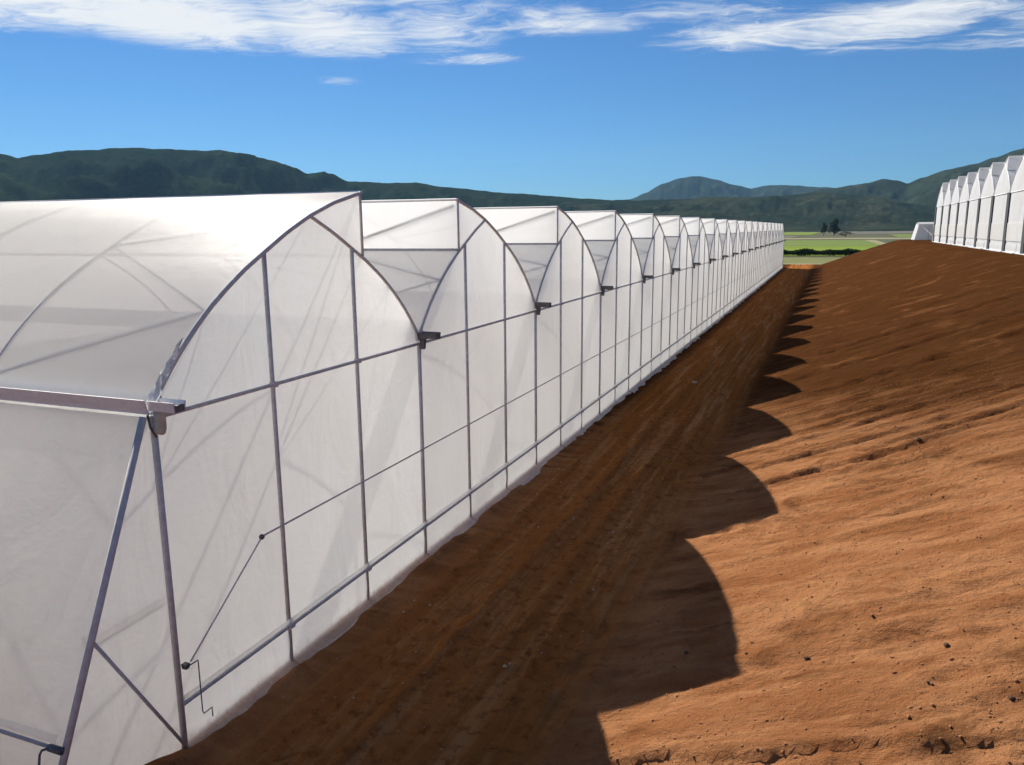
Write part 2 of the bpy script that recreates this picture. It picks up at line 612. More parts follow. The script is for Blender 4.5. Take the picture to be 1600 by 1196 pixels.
def axis(parts):
    a = []
    for lo, hi, st in parts:
        n = max(1, round((hi - lo) / st))
        a += [lo + (hi - lo) * i / n for i in range(n)]
    return a + [parts[-1][1]]


xs = axis([(-60, -1.4, 6), (-1.4, 0, 0.2), (0, 12.5, 0.085), (12.5, 21.5, 0.18), (21.5, 24, 0.5), (24, 90, 8)])
ys = axis([(-40, -6, 3), (-6, 0, 0.25), (0, 3, 0.05), (3, 22, 0.09), (22, 50, 0.2), (50, 100, 0.6), (100, 180, 1.2)])
tv = []
for yy in ys:
    for xx in xs:
        zz = terrain(xx, yy)
        if yy >= 179.9 or xx < -59.9 or xx > 89.9:
            zz -= 0.6
        tv.append((xx, yy, zz))
nx = len(xs)
tf = [(j * nx + i, j * nx + i + 1, (j + 1) * nx + i + 1, (j + 1) * nx + i) for j in range(len(ys) - 1) for i in range(nx - 1)]
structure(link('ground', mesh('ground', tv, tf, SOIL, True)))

# far plain, out to the horizon
PLAIN = plant_ground('plain_grass', (0.075, 0.085, 0.036), (0.12, 0.105, 0.055), 0.012, (0.05, 0.065, 0.03))
pl = MB().grid(40, 40, lambda u, v: (-9000 + 18000 * u, -9000 + 18000 * v, -0.35))
structure(link('plain', pl.mesh('plain', PLAIN)))

FIELD_LIME = plant_ground('lime_crop', (0.20, 0.27, 0.022), (0.14, 0.20, 0.022), 0.03, (0.09, 0.14, 0.02), (0.3, 1.5, 1))
FIELD_GREEN = plant_ground('green_crop', (0.13, 0.19, 0.035), (0.17, 0.21, 0.05), 0.02, (0.08, 0.13, 0.03), (0.3, 1.5, 1))
FIELD_OLIVE = plant_ground('olive_grass', (0.15, 0.16, 0.055), (0.20, 0.20, 0.075), 0.05, (0.10, 0.12, 0.04))
FIELD_PALE = plant_ground('pale_stubble', (0.30, 0.27, 0.15), (0.24, 0.22, 0.12), 0.04, (0.2, 0.17, 0.09))
FIELD_GREY = plant_ground('fallow', (0.17, 0.15, 0.125), (0.13, 0.125, 0.095), 0.01, (0.10, 0.10, 0.07))
FIELD_DARK = plant_ground('dark_pasture', (0.075, 0.095, 0.045), (0.095, 0.11, 0.06), 0.01, (0.05, 0.07, 0.035))


def field(mat, pts, z):
    """pts: corners on the plain (metres)"""
    cx = sum(p[0] for p in pts) / len(pts)
    cyy = sum(p[1] for p in pts) / len(pts)
    v = [(p[0], p[1], z) for p in pts]
    n = len(v)
    v += [(p[0], p[1], -0.6) for p in pts]
    f = [tuple(range(n))] + [(i, (i + 1) % n, n + (i + 1) % n, n + i) for i in range(n)]
    structure(link('field', mesh('field', v, f, mat)))


field(FIELD_OLIVE, [(-60, 181), (60, 181), (60, 232), (-60, 232)], -0.20)
field(FIELD_PALE, [(-30, 181.5), (13, 181.5), (10, 187), (-30, 186)], -0.14)
field(FIELD_LIME, [(-90, 246), (22, 246), (30, 330), (31, 372), (-90, 372)], -0.20)
field(FIELD_GREEN, [(-140, 374), (31, 374), (28, 560), (-140, 560)], -0.18)
field(FIELD_PALE, [(31.5, 330), (34.5, 335), (35, 560), (29, 560)], -0.16)
field(FIELD_DARK, [(38, 240), (260, 240), (300, 640), (38, 640)], -0.22)
field(FIELD_PALE, [(-220, 600), (60, 600), (70, 680), (-220, 680)], -0.18)
field(FIELD_GREY, [(-300, 700), (-22, 700), (-22, 860), (-300, 860)], -0.16)
field(FIELD_LIME, [(-420, 990), (-14, 990), (-10, 1500), (-520, 1500)], -0.16)
field(FIELD_GREEN, [(60, 720), (420, 720), (480, 1000), (70, 1000)], -0.18)
field(FIELD_GREY, [(10, 1100), (900, 1100), (1100, 1750), (0, 1750)], -0.16)
field(FIELD_OLIVE, [(-900, 1560), (-40, 1560), (-60, 2300), (-1200, 2300)], -0.16)

# unseen pale floor added inside the long greenhouse to brighten the film
MAT_FLOOR = plant_ground('bounce_floor', (0.62, 0.60, 0.57), (0.53, 0.51, 0.48), 0.3, (0.45, 0.40, 0.36))
structure(link('bounce_floor', MB().grid(20, 60, lambda u, v: (-45.9 + 45.7 * u, 0.1 + 159.8 * v, 0.0)).mesh('bounce_floor', MAT_FLOOR)))

# ------------------------------------------------------------------ hills
def hill_material(name, a, b, c, scale):
    t = NT(name)
    geo = t.node('ShaderNodeNewGeometry').outputs['Position']
    n1 = t.noise(geo, scale, 6, 0.6, 0.4)
    n2 = t.noise(geo, scale * 14, 5, 0.65)
    n3 = t.noise(geo, scale * 3.2, 4, 0.6, 0.5)
    col = t.mixc(t.smooth(n1, 0.38, 0.62), rgb(*a), rgb(*b))
    col = t.mixc(t.smooth(n3, 0.60, 0.70, 0.0, 0.8), col, rgb(*c))
    col = t.mixc(t.smooth(n2, 0.45, 0.65, 0.0, 0.6), col, rgb(*[k * 0.45 for k in a]))
    t.principled(col, 1.0, 0, t.bump(n2, 0.6, 5.0), 0.0)
    return t.mat


def hill(name, prof, dist, depth, mat, rough=1.0, cols=900, rows=46, seed=0.0, back=0.6):
    """a range of hills: crest heights along its run, spurs and gullies down its flank, a far side"""
    us = [p[0] for p in prof]

    def crest(u):
        for (a, b) in zip(prof, prof[1:]):
            if a[0] <= u <= b[0]:
                t = (u - a[0]) / (b[0] - a[0])
                return a[1] + (b[1] - a[1]) * (0.5 * t + 0.5 * t * t * (3 - 2 * t))
        return prof[-1][1]

    mb = MB()

    def fn(a, s):
        u = us[0] + (us[-1] - us[0]) * a
        d = pix_ray(u, crest(u))
        hor = Vector((d.x, d.y, 0))
        L = hor.length
        hor.normalize()
        zc_ = CAM.z + dist * d.z / L
        if s <= back:
            q = s / back
            rr = dist - depth * (1 - q)
            shape = q ** 1.15 * (1 - 0.15 * (1 - q))
        else:
            q = 1 - (s - back) / (1 - back)
            rr = dist + depth * 0.8 * (1 - q)
            shape = q ** 1.3
        x, y = CAM.x + hor.x * rr, CAM.y + hor.y * rr
        k = 1.0 / (depth * 0.28)
        spur = fbm(x * k + seed, y * k, seed, 5)
        fade = 1 - abs(q) ** 2.2 if s <= back else 1 - q ** 3
        z = zc_ * shape * (1 + 0.62 * fade * spur)
        z = min(z, zc_ * (1 - 0.30 * (1 - q)) if s <= back else zc_ * q)
        bump_ = fbm(x / 16.0, y / 16.0, seed + 3, 2) * 0.55 * rough * min(1.0, shape * 3)
        z += bump_
        return (x, y, max(z, -1.0) if shape > 0 else -8.0)

    mb.grid(cols, rows, fn)
    structure(link(name, mb.mesh(name, mat, True)))


H_LEFT = hill_material('left_forest', (0.013, 0.026, 0.015), (0.022, 0.036, 0.018), (0.032, 0.044, 0.022), 0.004)
H_FAR = hill_material('far_forest', (0.022, 0.034, 0.022), (0.032, 0.042, 0.026), (0.045, 0.048, 0.032), 0.002)
H_RIGHT = hill_material('right_forest', (0.022, 0.032, 0.018), (0.038, 0.046, 0.025), (0.07, 0.066, 0.042), 0.004)
H_LOW = hill_material('low_wood', (0.020, 0.031, 0.018), (0.046, 0.052, 0.030), (0.095, 0.082, 0.060), 0.0075)

hill('hills', [(-900, 300), (-600, 262), (-300, 240), (-120, 228), (-30, 232), (5, 236), (28, 243), (60, 240), (110, 232), (180, 227),
               (250, 229), (345, 233), (385, 241), (430, 251), (462, 263), (480, 272), (505, 268), (522, 272), (545, 283),
               (600, 285), (650, 285), (690, 291), (740, 294), (800, 300), (860, 305), (910, 310), (960, 312), (1040, 316), (1150, 330), (1300, 346)],
     2600, 900, H_LEFT, seed=1.3)
hill('hills', [(840, 330), (940, 318), (985, 311), (1010, 300), (1035, 287), (1062, 278), (1092, 274), (1120, 279), (1150, 288), (1175, 294),
               (1195, 289), (1215, 288), (1245, 289), (1275, 291), (1310, 293), (1400, 300), (1600, 320)],
     6200, 1500, H_FAR, rough=0.8, cols=500, seed=5.1)
hill('hills', [(1160, 322), (1240, 305), (1290, 293), (1330, 289), (1358, 284), (1380, 278), (1400, 280), (1418, 285), (1440, 276), (1480, 263),
               (1520, 254), (1555, 243), (1590, 231), (1640, 214), (1720, 200), (1900, 190), (2100, 225), (2500, 280)],
     3600, 1100, H_RIGHT, cols=700, seed=9.4)
hill('hills', [(700, 328), (820, 318), (900, 314), (980, 313), (1060, 310), (1120, 306), (1180, 306), (1230, 304), (1290, 300), (1330, 303),
               (1370, 306), (1400, 313), (1440, 320), (1500, 322), (1560, 312), (1660, 300), (1900, 312), (2300, 330)],
     2500, 800, H_LOW, cols=800, seed=14.2)

# ------------------------------------------------------------------ greenhouses
W = 8.0
LONG = [(0, 5.5), (.02, 5.74), (.047, 5.99), (.08, 6.27), (.116, 6.53), (.16, 6.82), (.209, 7.09), (.27, 7.39), (.333, 7.65), (.412, 7.97),
        (.5, 8.27), (.6, 8.53), (.72, 8.75)]
LEAF = 0.715            # ridge / vent position across the span, measured from the long-arch gutter
EAVE, RAIL, CURT = 5.37, 0.82, 2.80
FRAME = 3.6


def arch_z(u):
    for a, b in zip(LONG, LONG[1:]):
        if a[0] <= u <= b[0]:
            return a[1] + (b[1] - a[1]) * (u - a[0]) / (b[0] - a[0])
    return LONG[-1][1]


def arch_pts(u0, u1, n, x, rev=False, dz=0.0):
    p = []
    for i in range(n + 1):
        u = u0 + (u1 - u0) * i / n
        p.append((x, (1 - u if rev else u) * W, arch_z(u) + dz))
    return p


def build_meshes(length, sx, detail, mats):
    """all meshes for one span with the long arch starting at y=0 and the vent facing +y; 'm' variants are mirrored"""
    FG, FR, FW = mats
    P = {}

    def put(key, mb, mat, smooth=False):
        P[key] = (mb.mesh(key, mat, smooth, None, sx), mb.mesh(key, mat, smooth, W, sx))

    nxs = int(length / 1.2)

    def sag(x):
        return -0.035 * math.sin(math.pi * ((-x / FRAME) % 1.0)) ** 2

    put('roof_long', MB().grid(nxs, 26, lambda a, b: (-length * a + 0.04 * (1 - a), b * 0.73 * W, arch_z(min(b * 0.73, 0.72)) + 0.04 + sag(-length * a) * math.sin(math.pi * min(1, b * 1.1))
                                                       + 0.012 * noise.noise(Vector((a * length * 0.7, b * 5, 1.0))))), FR, True)
    put('roof_short', MB().grid(nxs, 12, lambda a, b: (-length * a + 0.04 * (1 - a), (1 - b * (1 - LEAF)) * W, arch_z(b * (1 - LEAF)) + 0.04 + 0.6 * sag(-length * a) * math.sin(math.pi * b))), FR, True)
    zb, zt = arch_z(1 - LEAF) + 0.05, 8.72
    put('vent', MB().grid(nxs, 6, lambda a, b: (-length * a, LEAF * W + 0.05 * math.sin(math.pi * b) * math.sin(a * length * 2.2) * 0.5, zb + (zt - zb) * b)), FR, True)

    def gable(t0, t1):
        def fn(a, b):
            t = t0 + (t1 - t0) * a
            top = arch_z(min(t, 1 - t)) - 0.01
            e = math.sin(math.pi * a) * math.sin(math.pi * b)
            return (0.02 * e + 0.012 * noise.noise(Vector((t * 6, b * 3, 2.0))), t * W, EAVE + (top - EAVE) * b)
        return MB().grid(10, 8, fn)
    for k in range(3):
        put('gable%d' % k, gable(k / 3, (k + 1) / 3), FG, True)

    def vent_gable(a, b):
        t = 0.5 + (LEAF - 0.5) * a
        lo, hi = arch_z(1 - t) + 0.005, arch_z(t) - 0.005
        return (0.004, t * W, lo + (hi - lo) * b)
    put('vent_gable', MB().grid(6, 4, vent_gable), FG, True)

    def panel(k, z0, z1, nz):
        def fn(a, b):
            t = (k + a) / 3
            e = math.sin(math.pi * a) ** 0.7 * math.sin(math.pi * b)
            return (0.035 * e + 0.02 * noise.noise(Vector((t * 7 + k, b * 2.2, 3.0 + k))), t * W, z0 + (z1 - z0) * b)
        return MB().grid(10, nz, fn)
    for k in range(3):
        put('wall%d' % k, panel(k, RAIL, EAVE, 12), FG, True)

    def skirt(k):
        def fn(a, b):
            t = (k + a) / 3
            q = 1 - b
            n1 = noise.noise(Vector((t * 9, 0.0, 5.0)))
            n2 = noise.noise(Vector((t * 31, q * 2, 8.0)))
            if q < 0.62:
                z, x = RAIL * (1 - q / 0.62 * 0.86), 0.02 + 0.03 * math.sin(math.pi * q / 0.62) + 0.015 * n2
            else:
                r = (q - 0.62) / 0.38
                ang = r * math.pi * 0.62
                x = 0.02 + (0.16 + 0.07 * n1) * math.sin(ang) + 0.10 * r + 0.015 * n2
                z = RAIL * 0.14 + 0.085 * (1 - math.cos(ang)) * (0.35 + n1 * 0.2) - 0.15 * r
            return (x, t * W, z)
        return MB().grid(16, 14, fn)
    for k in range(3):
        put('skirt%d' % k, skirt(k), FW, True)

    SP = STEEL if detail else GUTTER
    # frame
    put('post', MB().tube([(0.025, 0, -0.2), (0.025, 0, EAVE + 0.02)], 0.05, 10), STEEL, True)
    for k, t in ((1, 1 / 3), (2, 2 / 3)):
        put('post%d' % k, MB().tube([(0.025, t * W, -0.2), (0.025, t * W, arch_z(1 / 3) - 0.02)], 0.042, 10), STEEL, True)
    put('eave', MB().tube([(0.055, 0, EAVE), (0.055, W, EAVE)], 0.034), SP, True)
    put('rail', MB().tube([(0.075, 0, RAIL), (0.075, W, RAIL)], 0.034), STEEL, True)
    put('lip', MB().grid(24, 3, lambda a, b: (0.065 + 0.02 * math.sin(math.pi * b), a * W, RAIL + 0.045 + 0.085 * b + 0.01 * noise.noise(Vector((a * 30, 0, 0))))), FILM, True)
    put('curtain', MB().tube([(0.085, 0, CURT), (0.085, W, CURT)], 0.018), STEEL, True)
    put('arch_long', MB().tube(arch_pts(0, .72, 30, 0.03), 0.04), SP, True)
    put('arch_short', MB().tube(arch_pts(0, .5, 20, 0.03, True), 0.035), SP, True)
    put('upright', MB().tube([(0.03, LEAF * W, zb - 0.02), (0.03, LEAF * W, 8.74)], 0.03), SP, True)
    put('ridge', MB().tube([(0.06, LEAF * W + 0.03, 8.76), (-length, LEAF * W + 0.03, 8.76)], 0.035), GUTTER, True)
    put('vent_rail', MB().tube([(0.02, LEAF * W, zb - 0.01), (-length, LEAF * W, zb - 0.01)], 0.04), STEEL, True)
    put('vent_brace', MB().tube([(-FRAME, LEAF * W - 0.06, zb + 0.08), (-0.1, LEAF * W - 0.06, 8.62)], 0.035), STEEL, True)
    # gutter: open channel, sticking out past the end wall
    g = [(-.17, 5.66), (-.10, 5.44), (.10, 5.44), (.17, 5.66), (.155, 5.66), (.09, 5.455), (-.09, 5.455), (-.155, 5.66)]
    put('gutter', MB().extrude(g, -length, 0.06), GUTTER)
    g2 = [(-.12, 5.645), (-.10, 5.50), (.10, 5.50), (.12, 5.645), (.108, 5.645), (.09, 5.514), (-.09, 5.514), (-.108, 5.645)]
    put('gutter_tip', MB().extrude(g2, 0.062, 0.55), GUTTER)
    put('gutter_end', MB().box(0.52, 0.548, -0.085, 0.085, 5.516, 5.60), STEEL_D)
    put('gutter_tip_shaded', MB().extrude(g2, 0.062, 0.55), STEEL_D)  # dark copy of the gutter tip, its shade put into the colour
    put('spout', MB().box(0.075, 0.20, -0.065, 0.065, 5.24, 5.498, 0.02), STEEL_D)
    put('clamp', MB().box(-0.01, 0.125, -0.062, 0.062, RAIL - 0.045, RAIL + 0.045), STEEL)
    put('clamp_top', MB().box(-0.01, 0.105, -0.058, 0.058, EAVE - 0.045, EAVE + 0.045), STEEL)
    if detail:
        for k, x in enumerate((-FRAME, -2 * FRAME, -3 * FRAME)):
            mb = MB().tube(arch_pts(0, .72, 24, x, dz=0.0), 0.034, 6).tube(arch_pts(0, 1 - LEAF, 10, x, True, 0.0), 0.034, 6)
            put('frame%d' % k, mb, STEEL, True)
            put('ipost%d' % k, MB().tube([(x, 0, -0.1), (x, 0, 5.44)], 0.05, 8), STEEL, True)

        def br(rev):
            f = (lambda u: (1 - u) * W) if rev else (lambda u: u * W)
            hi = 1 - LEAF if rev else .36
            def along(x0, u0, x1, u1):
                p = []
                for q in range(9):
                    a = q / 8
                    u = u0 + (u1 - u0) * a
                    p.append((x0 + (x1 - x0) * a, f(u), arch_z(u) + 0.002 - 0.045 * math.sin(math.pi * a) - 0.012))
                return p
            mb = MB().tube(along(0, .155, -FRAME, .02), 0.022, 6)
            mb.tube(along(0, .155, -FRAME, hi), 0.022, 6)
            if not rev:
                mb.tube(along(-FRAME, hi, 0, .5), 0.022, 6)
            return mb
        put('brace_long', br(False), STEEL, True)
        put('brace_short', br(True), STEEL, True)
    return P


VAR = random.Random(77)


def greenhouse(origin, nb, length, sx, first_reversed, mats, detail, label, group=None):
    root = bpy.data.objects.new('greenhouse', None)
    scene.collection.objects.link(root)
    root.location = origin
    tag(root, label, 'greenhouse', group)
    P = build_meshes(length, sx, detail, mats)

    def add(key, name, i, var, dy=None):
        # var 0: vent faces +y, 1: mirrored (vent faces -y)
        return link(name, P[key][var], root, (0, i * W if dy is None else dy, 0))
    for i in range(nb):
        v = 0 if (first_reversed and i == 0) else 1
        add('roof_long', 'roof_film', i, v)
        add('roof_short', 'roof_film', i, v)
        add('vent', 'vent_film', i, v)
        for k in range(3):
            add('gable%d' % k, 'gable_panel', i, v).scale.x = VAR.uniform(0.3, 1.8)
            add('wall%d' % k, 'wall_panel', i, v).scale.x = VAR.uniform(0.2, 1.9)
            add('skirt%d' % k, 'skirt_panel', i, v).scale.x = VAR.uniform(0.7, 1.35)
        add('vent_gable', 'gable_panel', i, v)
        add('eave', 'eave_pipe', i, v)
        if detail:
            for k in (1, 2):
                add('post%d' % k, 'post', i, v).rotation_euler.x = VAR.uniform(-0.004, 0.004)
                add('clamp', 'clamp', i, v, (i + k / 3) * W)
                add('clamp_top', 'clamp', i, v, (i + k / 3) * W)
            add('rail', 'base_rail', i, v)
            if i > 0:
                add('curtain', 'curtain_pipe', i, v)
            add('lip', 'film_lip', i, v)
        add('arch_long', 'arch', i, v)
        add('arch_short', 'arch', i, v)
        add('upright', 'vent_upright', i, v)
        add('ridge', 'ridge_pipe', i, v)
        add('vent_rail', 'vent_rail', i, v)
        add('vent_brace', 'brace', i, v)
        if detail:
            add('brace_long', 'brace', i, v)
            add('brace_short', 'brace', i, v)
            for k in range(2 if i < 4 else 1):
                add('frame%d' % k, 'inner_arch', i, v)
    for i in range(nb + 1):
        add('post', 'post', i, 0)
        add('gutter', 'gutter', i, 0)
        if detail:
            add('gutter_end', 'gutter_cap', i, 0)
            if i == 0:
                add('gutter_tip', 'gutter_tip', i, 0)
            else:
                add('spout', 'downspout', i, 0)
                add('gutter_tip_shaded', 'gutter_tip_shaded', i, 0)
            for k in range(1):
                add('ipost%d' % k, 'inner_post', i, 0)
    # slanted outer sides at both ends of the row of spans
    LEAN = 2.52
    FG, FR, FW = mats
    for side in (-1, 1):
        y0 = 0 if side < 0 else nb * W

        def pos(x, s):          # s 0 at the gutter, 1 on the ground
            return (x * sx, y0 + side * (0.17 + (LEAN - 0.17) * s), 5.42 * (1 - s))
        n = int(length / FRAME)
        for k in range(n):
            xa, xb = -k * FRAME, -(k + 1) * FRAME

            def fn(a, b):
                p = pos(xa + (xb - xa) * a, b)
                e = 0.05 * math.sin(math.pi * a) * math.sin(math.pi * b) + 0.02 * noise.noise(Vector((a * 4 + k, b * 4, 4.0)))
                return (p[0], p[1] + side * e, p[2] - (0.12 if b > 0.99 else 0))
            mb = MB().grid(8, 16, fn)
            link('side_film', mesh('side_film', mb.v, mb.f, FG, True), root)
            if k < (4 if detail else 1):
                q0, q1 = Vector(pos(xa + (0.03 if k == 0 else 0), 0)), Vector(pos(xa + (0.03 if k == 0 else 0), 1.03))
                link('strut', MB().tube([q0, q1], 0.05, 10).mesh('strut', STEEL, True), root)
        mb = MB().grid(6, 12, lambda a, b: (0.004 * sx, y0 + side * a * (0.17 + (LEAN - 0.17) * b), 5.40 * (1 - b) - (0.1 if b > 0.99 else 0)))
        link('buttress_panel', mesh('buttress_panel', mb.v, mb.f, FG, True), root)
        if detail or side > 0:
            link('brace', MB().tube([(0.04 * sx, y0 + side * 1.37, 2.56), (0.04 * sx, y0 + side * 0.03, 0.15)], 0.028).mesh('brace', STEEL, True), root)
        if detail:
            link('brace', MB().tube([(-0.12 * sx, y0 + side * 1.37, 2.60), (-0.12 * sx, y0, 2.64)], 0.022).mesh('brace', STEEL, True), root)
    # rear wall
    mb = MB().grid(nb * 8, 2, lambda a, b: (-length * sx, a * nb * W, 0 if b == 0 else (EAVE if b < 0.9 else arch_z(min((a * nb) % 1.0, 1 - (a * nb) % 1.0)))))
    link('rear_film', mesh('rear_film', mb.v, mb.f, FG, True), root)
    return root


main = greenhouse((0, 0, 0), 20, 46.0, 1, True, (FILM, FILM_ROOF, FILM), True,
                  'long translucent multi-span greenhouse with many arched gables filling the left side')

# roll-up curtain drive on the near corner of the main greenhouse
link('curtain_pipe', MB().tube([(0.085, 2.02, CURT), (0.085, W, CURT)], 0.018).mesh('curtain_pipe', STEEL, True), main)
joint = MB()
joint.grid(10, 6, lambda a, b: (0.095 + 0.05 * math.sin(math.pi * b) * math.cos(2 * math.pi * a), 2.02 + 0.05 * math.sin(math.pi * b) * math.sin(2 * math.pi * a), CURT + 0.05 * math.cos(math.pi * b)))
link('drive_joint', joint.mesh('drive_joint', STEEL_D, True), main)
link('drive_rod', MB().tube([(0.10, 2.02, CURT), (0.14, 0.16, 1.47)], 0.014, 6).mesh('drive_rod', STEEL, True), main)
crank = link('crank', MB().box(0.05, 0.15, 0.05, 0.14, 1.38, 1.46, 0.01).mesh('crank', STEEL_D), main)
link('handle', MB().tube([(0.14, 0.12, 1.42), (0.15, 0.30, 1.42), (0.15, 0.30, 1.38), (0.16, 0.29, 0.55), (0.17, 0.30, 0.50), (0.17, 0.48, 0.50), (0.17, 0.48, 0.34)], 0.010, 6).mesh('handle', STEEL_D, True), crank)
# curtain pipe and crank on the slanted side
def slant(x, z, off=0.0):
    s = 1 - z / 5.42
    return (x, -(0.17 + 2.35 * s) - off, z)
link('curtain_pipe', MB().tube([slant(-0.15, 1.36, 0.07), slant(-30, 1.36, 0.07)], 0.026).mesh('curtain_pipe', STEEL, True), main)
mbl = MB().grid(40, 3, lambda a, b: slant(-0.1 - 29.9 * a, 1.40 + 0.10 * b, 0.06 + 0.02 * math.sin(math.pi * b)))
link('film_lip', mbl.mesh('film_lip', FILM, True), main)
crank2 = link('crank', MB().tube([slant(-0.18, 1.36, 0.08), slant(0.05, 1.36, 0.08)], 0.05, 8).mesh('crank', STEEL_D, True), main)
link('handle', MB().tube([slant(-0.16, 1.36, 0.08), slant(-0.22, 1.36, 0.16), slant(-0.22, 1.32, 0.18), (-0.22, -2.3, 0.45)], 0.017, 6).mesh('handle', STEEL_D, True), crank2)
# corner downspout cup, its strap and the loose film end gathered at the foot of the first arch
cup = MB().tube([(0.16, 0.0, 5.498), (0.16, 0.0, 5.42), (0.155, 0.0, 5.22), (0.13, 0.0, 5.18)], 0.085, 12)
link('downspout', cup.mesh('downspout', PVC, True), main)
link('strap', MB().tube([(0.06, -0.12, 5.44), (0.07, -0.10, 5.25), (0.09, -0.03, 5.10)], 0.018, 6).mesh('strap', STEEL_D, True), main)


def flap(a, b):
    u = 0.005 + 0.085 * a
    wob = 0.03 * noise.noise(Vector((a * 14, b * 5, 1.0)))
    w = 0.16 * (1 - a) ** 0.8 + 0.02
    return (0.06 + (b - 0.4) * w + wob, u * W - 0.07 - 0.03 * math.sin(b * 9 + a * 20), arch_z(u) + 0.06 + 0.05 * math.sin(b * math.pi) + wob)


link('film_flap', MB().grid(18, 8, flap).mesh('film_flap', FILM_WHITE, True), main)

# ---- the greenhouse up on the bank: white, black boxes painting the dark of open slots at every gutter post
RX, RY, RZ = 23.9, 53.64, 5.60
right = greenhouse((RX, RY, RZ), 10, 40.0, -1, False, (FILM_WHITE, FILM_WHITE, FILM_WHITE), False,
                   'white multi-span greenhouse with dark upright slots, standing on top of the brown bank')
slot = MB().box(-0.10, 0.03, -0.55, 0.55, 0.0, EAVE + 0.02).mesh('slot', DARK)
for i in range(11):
    link('slot_dark_box', slot, right, (-0.03, i * W, 0))
band = MB().grid(8, 3, lambda a, b: (-0.065 - 0.02 * math.sin(math.pi * a), 0.56 + (W - 1.12) * a, 1.05 + 1.6 * b)).mesh('curtain_band', FILM_GREY, True)
for i in range(10):
    link('curtain_band', band, right, (0, i * W, 0))

# ---- low greenhouse at the far end of the bank
far = bpy.data.objects.new('greenhouse', None)
scene.collection.objects.link(far)
FZ = 5.45
far.location = (22.95, 156.0, FZ)
tag(far, 'small low white greenhouse with sloping end, far off behind the bank', 'greenhouse')


def fpanel(x0, x1, name, mat):
    # near wall, leaning in; left end leans with it
    mb = MB().grid(4, 6, lambda a, b: (x0 + (x1 - x0) * a + (0.75 * b if x0 == 0 and a == 0 else 0), 0.35 * b, 3.0 * b - 0.3 * (1 - b)))
    link(name, mesh(name, mb.v, mb.f, mat, True), far)


for k in range(5):
    fpanel(k * 2.4, (k + 1) * 2.4, 'wall_panel', FILM_WHITE)
    link('post', MB().tube([((k + 1) * 2.4, -0.02, -0.2), ((k + 1) * 2.4, 0.33, 3.0)], 0.05, 6).mesh('post', STEEL, True), far)
mb = MB().grid(1, 6, lambda a, b: (0.75 * b, 0.35 * b + a * (7.0 - 0.7 * b), 3.0 * b - 0.3 * (1 - b)))
link('end_film', mesh('end_film', mb.v, mb.f, FILM_WHITE, True), far)
mb = MB().grid(10, 8, lambda a, b: (0.75 + 11.25 * a, 0.33 + 6.34 * b, 3.0 + 0.35 * math.sin(math.pi * b)))
link('roof_film', mesh('roof_film', mb.v, mb.f, FILM_WHITE, True), far)

# ------------------------------------------------------------------ trees and hedge on the plain
LEAF_M = plant_ground('tree_leaves', (0.040, 0.060, 0.026), (0.065, 0.085, 0.036), 0.35, (0.025, 0.04, 0.02))
HEDGE_M = plant_ground('hedge_leaves', (0.035, 0.06, 0.012), (0.055, 0.085, 0.02), 0.3, (0.02, 0.035, 0.01))
BARK = stone_material('bark', (0.07, 0.05, 0.035), (0.12, 0.09, 0.06))


def leaf_cloud(mb, rnd, c, rad, n, size):
    for _ in range(n):
        while True:
            p = Vector((rnd.uniform(-1, 1), rnd.uniform(-1, 1), rnd.uniform(-1, 1)))
            if 0.25 < p.length < 1:
                break
        q = Vector((c[0] + p.x * rad[0], c[1] + p.y * rad[1], c[2] + p.z * rad[2]))
        a = Vector((rnd.gauss(0, 1), rnd.gauss(0, 1), rnd.gauss(0, 1))).normalized()
        b = a.orthogonal().normalized()
        s = size * rnd.uniform(0.6, 1.3)
        k = len(mb.v)
        mb.v += [tuple(q + a * s), tuple(q + b * s * 0.6), tuple(q - a * s), tuple(q - b * s * 0.6)]
        mb.f.append((k, k + 1, k + 2, k + 3))


def tree(u, v, dist_z, h, wr, label, seed, clumps=16):
    rnd = random.Random(seed)
    b = on_plain(u, v, -0.3)
    root = bpy.data.objects.new('tree', None)
    scene.collection.objects.link(root)
    root.location = b
    tag(root, label, 'tree')
    tk = MB()
    for i in range(6):
        z0, z1 = h * 0.14 * i, h * 0.14 * (i + 1)
        tk.tube([(0.1 * i, 0, z0 - 0.3), (0.1 * (i + 1), 0, z1)], 0.35 * (1 - i / 7), 7)
    for i in range(7):
        a = rnd.uniform(0, 6.28)
        z0 = h * rnd.uniform(0.25, 0.7)
        tk.tube([(0.2, 0, z0), (math.cos(a) * wr * 0.6, math.sin(a) * wr * 0.6, z0 + h * 0.15)], 0.1, 5)
    link('trunk', tk.mesh('trunk', BARK, True), root)
    cr = MB()
    for i in range(clumps):
        z = h * rnd.uniform(0.22, 0.92)
        k = math.sin(math.pi * min(1, (z / h) * 0.9 + 0.08)) ** 0.6
        a = rnd.uniform(0, 6.28)
        r = wr * k * rnd.uniform(0.1, 0.75)
        leaf_cloud(cr, rnd, (math.cos(a) * r, math.sin(a) * r, z), (wr * 0.42, wr * 0.42, h * 0.11), 160, h * 0.028)
    link('crown', cr.mesh('crown', LEAF_M), root)


tree(1287, 368.5, 0, 13.5, 3.8, 'slim dark tree on the plain, left of the taller tree', 3)
tree(1303, 369, 0, 16.5, 6.2, 'tallest dark tree on the plain beyond the green field', 4, 22)
tree(1321, 370.5, 0, 6.5, 6.5, 'low round dark tree on the plain right of the tallest tree', 5, 12)

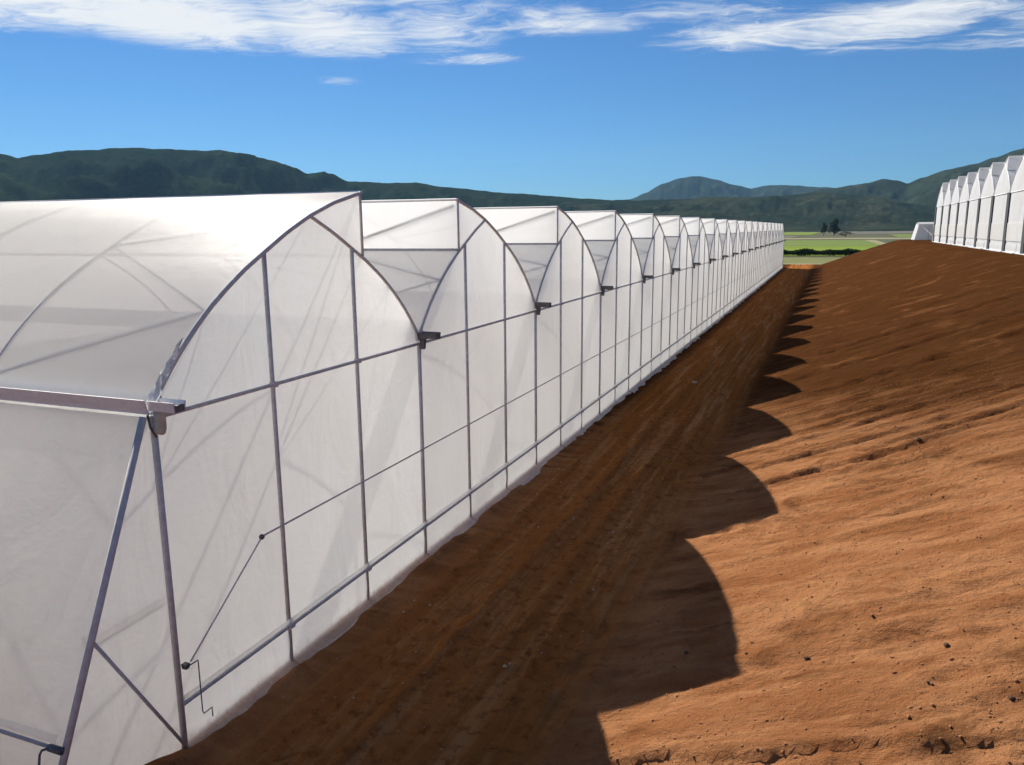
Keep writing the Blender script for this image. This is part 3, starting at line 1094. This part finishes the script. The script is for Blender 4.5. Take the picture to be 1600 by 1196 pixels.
rnd = random.Random(21)
hd = MB()
for i in range(240):
    x = -30 + 56 * i / 240
    r = 0.8 + 0.5 * noise.noise(Vector((x * 0.25, 0, 0)))
    leaf_cloud(hd, rnd, (x, 240 + rnd.uniform(-0.6, 0.6), 0.5 + r * 0.5), (0.7, 0.9, r), 55, 0.28)
hedge = tag(link('hedge', hd.mesh('hedge', HEDGE_M)), 'low dark green hedge along the near edge of the bright green field', 'hedge')

# ------------------------------------------------------------------ loose earth and stones
rnd = random.Random(5)
cl = MB()
for i in range(9000):
    if i < 2600:
        x, y = rnd.uniform(0.35, 6.5), 0.5 + 22 * rnd.random() ** 1.6
    else:
        x, y = rnd.uniform(5.5, 14.5), 0.3 + 24 * rnd.random() ** 1.5
    if i < 500:
        y = rnd.uniform(0.0, 1.9)
        x = rnd.uniform(5.5, 12.5)
    if 500 <= i < 1100:
        x = 0.38 + abs(rnd.gauss(0, 0.25))
    r = 0.008 + 0.028 * rnd.random() ** 7
    cl.lump((x, y, terrain(x, y) + r * 0.1), r, i)
co = link('soil_clods', cl.mesh('soil_clods', CLOD))
co['kind'] = 'stuff'
co['label'] = 'loose crumbs of red brown earth lying on the path and bank'
ps = MB()
for i in range(150):
    x, y = rnd.uniform(0.5, 4.8), 1.5 + 26 * rnd.random() ** 1.3
    r = 0.012 + 0.022 * rnd.random() ** 3
    ps.lump((x, y, terrain(x, y) + r * 0.3), r, i + 9000)
po = link('pebbles', ps.mesh('pebbles', STONE_P))
po['kind'] = 'stuff'
po['label'] = 'pale pebbles scattered on the wheel path'


def pix_ground(u, v):
    d = pix_ray(u, v)
    t = 6.0
    while t < 120:
        p = CAM + d * t
        if p.z <= terrain(p.x, p.y):
            return p
        t += 0.02
    return p


STONES = [(1072, 1022, 0.05, STONE_D, 'small dark stone just right of the nearest big arch shadow'),
          (1166, 1023, 0.04, STONE_D, 'tiny dark stone close to the tip of the nearest arch shadow'),
          (1261, 1032, 0.06, STONE_D, 'dark stone on open sunlit soil right of the nearest arch shadow'),
          (1479, 1010, 0.06, STONE_D, 'dark stone on the sunlit bank, uppermost in its right half'),
          (1579, 1094, 0.06, STONE_D, 'dark stone nearest the lower right corner of the sunlit bank'),
          (1434, 688, 0.11, STONE_D, 'dark stone among the drag marks high on the bank'),
          (1450, 1069, 0.04, STONE_D, 'small dark stone low on the sunlit bank, below the uppermost one'),
          (1085, 599, 0.16, STONE_P, 'pale stone on the shaded path beside the greenhouse wall'),
          (789, 1043, 0.05, STONE_P, 'small pale stone alone on the shaded near path')]
for i, (u, v, r, mt, lab) in enumerate(STONES):
    p = pix_ground(u, v)
    mb = MB()
    r *= 0.8
    mb.lump((0, 0, r * 0.35), r, 400 + i)
    mb.lump((r * 0.5, r * 0.2, r * 0.25), r * 0.7, 500 + i)
    o = link('stone', mb.mesh('stone', mt), None, (p.x, p.y, terrain(p.x, p.y)))
    tag(o, lab, 'stone')

# ------------------------------------------------------------------ haze
hb = MB().box(-9300, 9300, -9300, 9300, -12, 900)
t = NT('air')
vol = t.node('ShaderNodeVolumePrincipled')
vol.inputs['Color'].default_value = (0.34, 0.66, 1.0, 1)
vol.inputs['Density'].default_value = 3.2e-5
vol.inputs['Anisotropy'].default_value = 0.2
t.l.new(vol.outputs[0], t.out.inputs['Volume'])
hz = link('haze', hb.mesh('haze', t.mat))
hz['kind'] = 'stuff'
hz['label'] = 'thin blue haze between the fields and the hills'
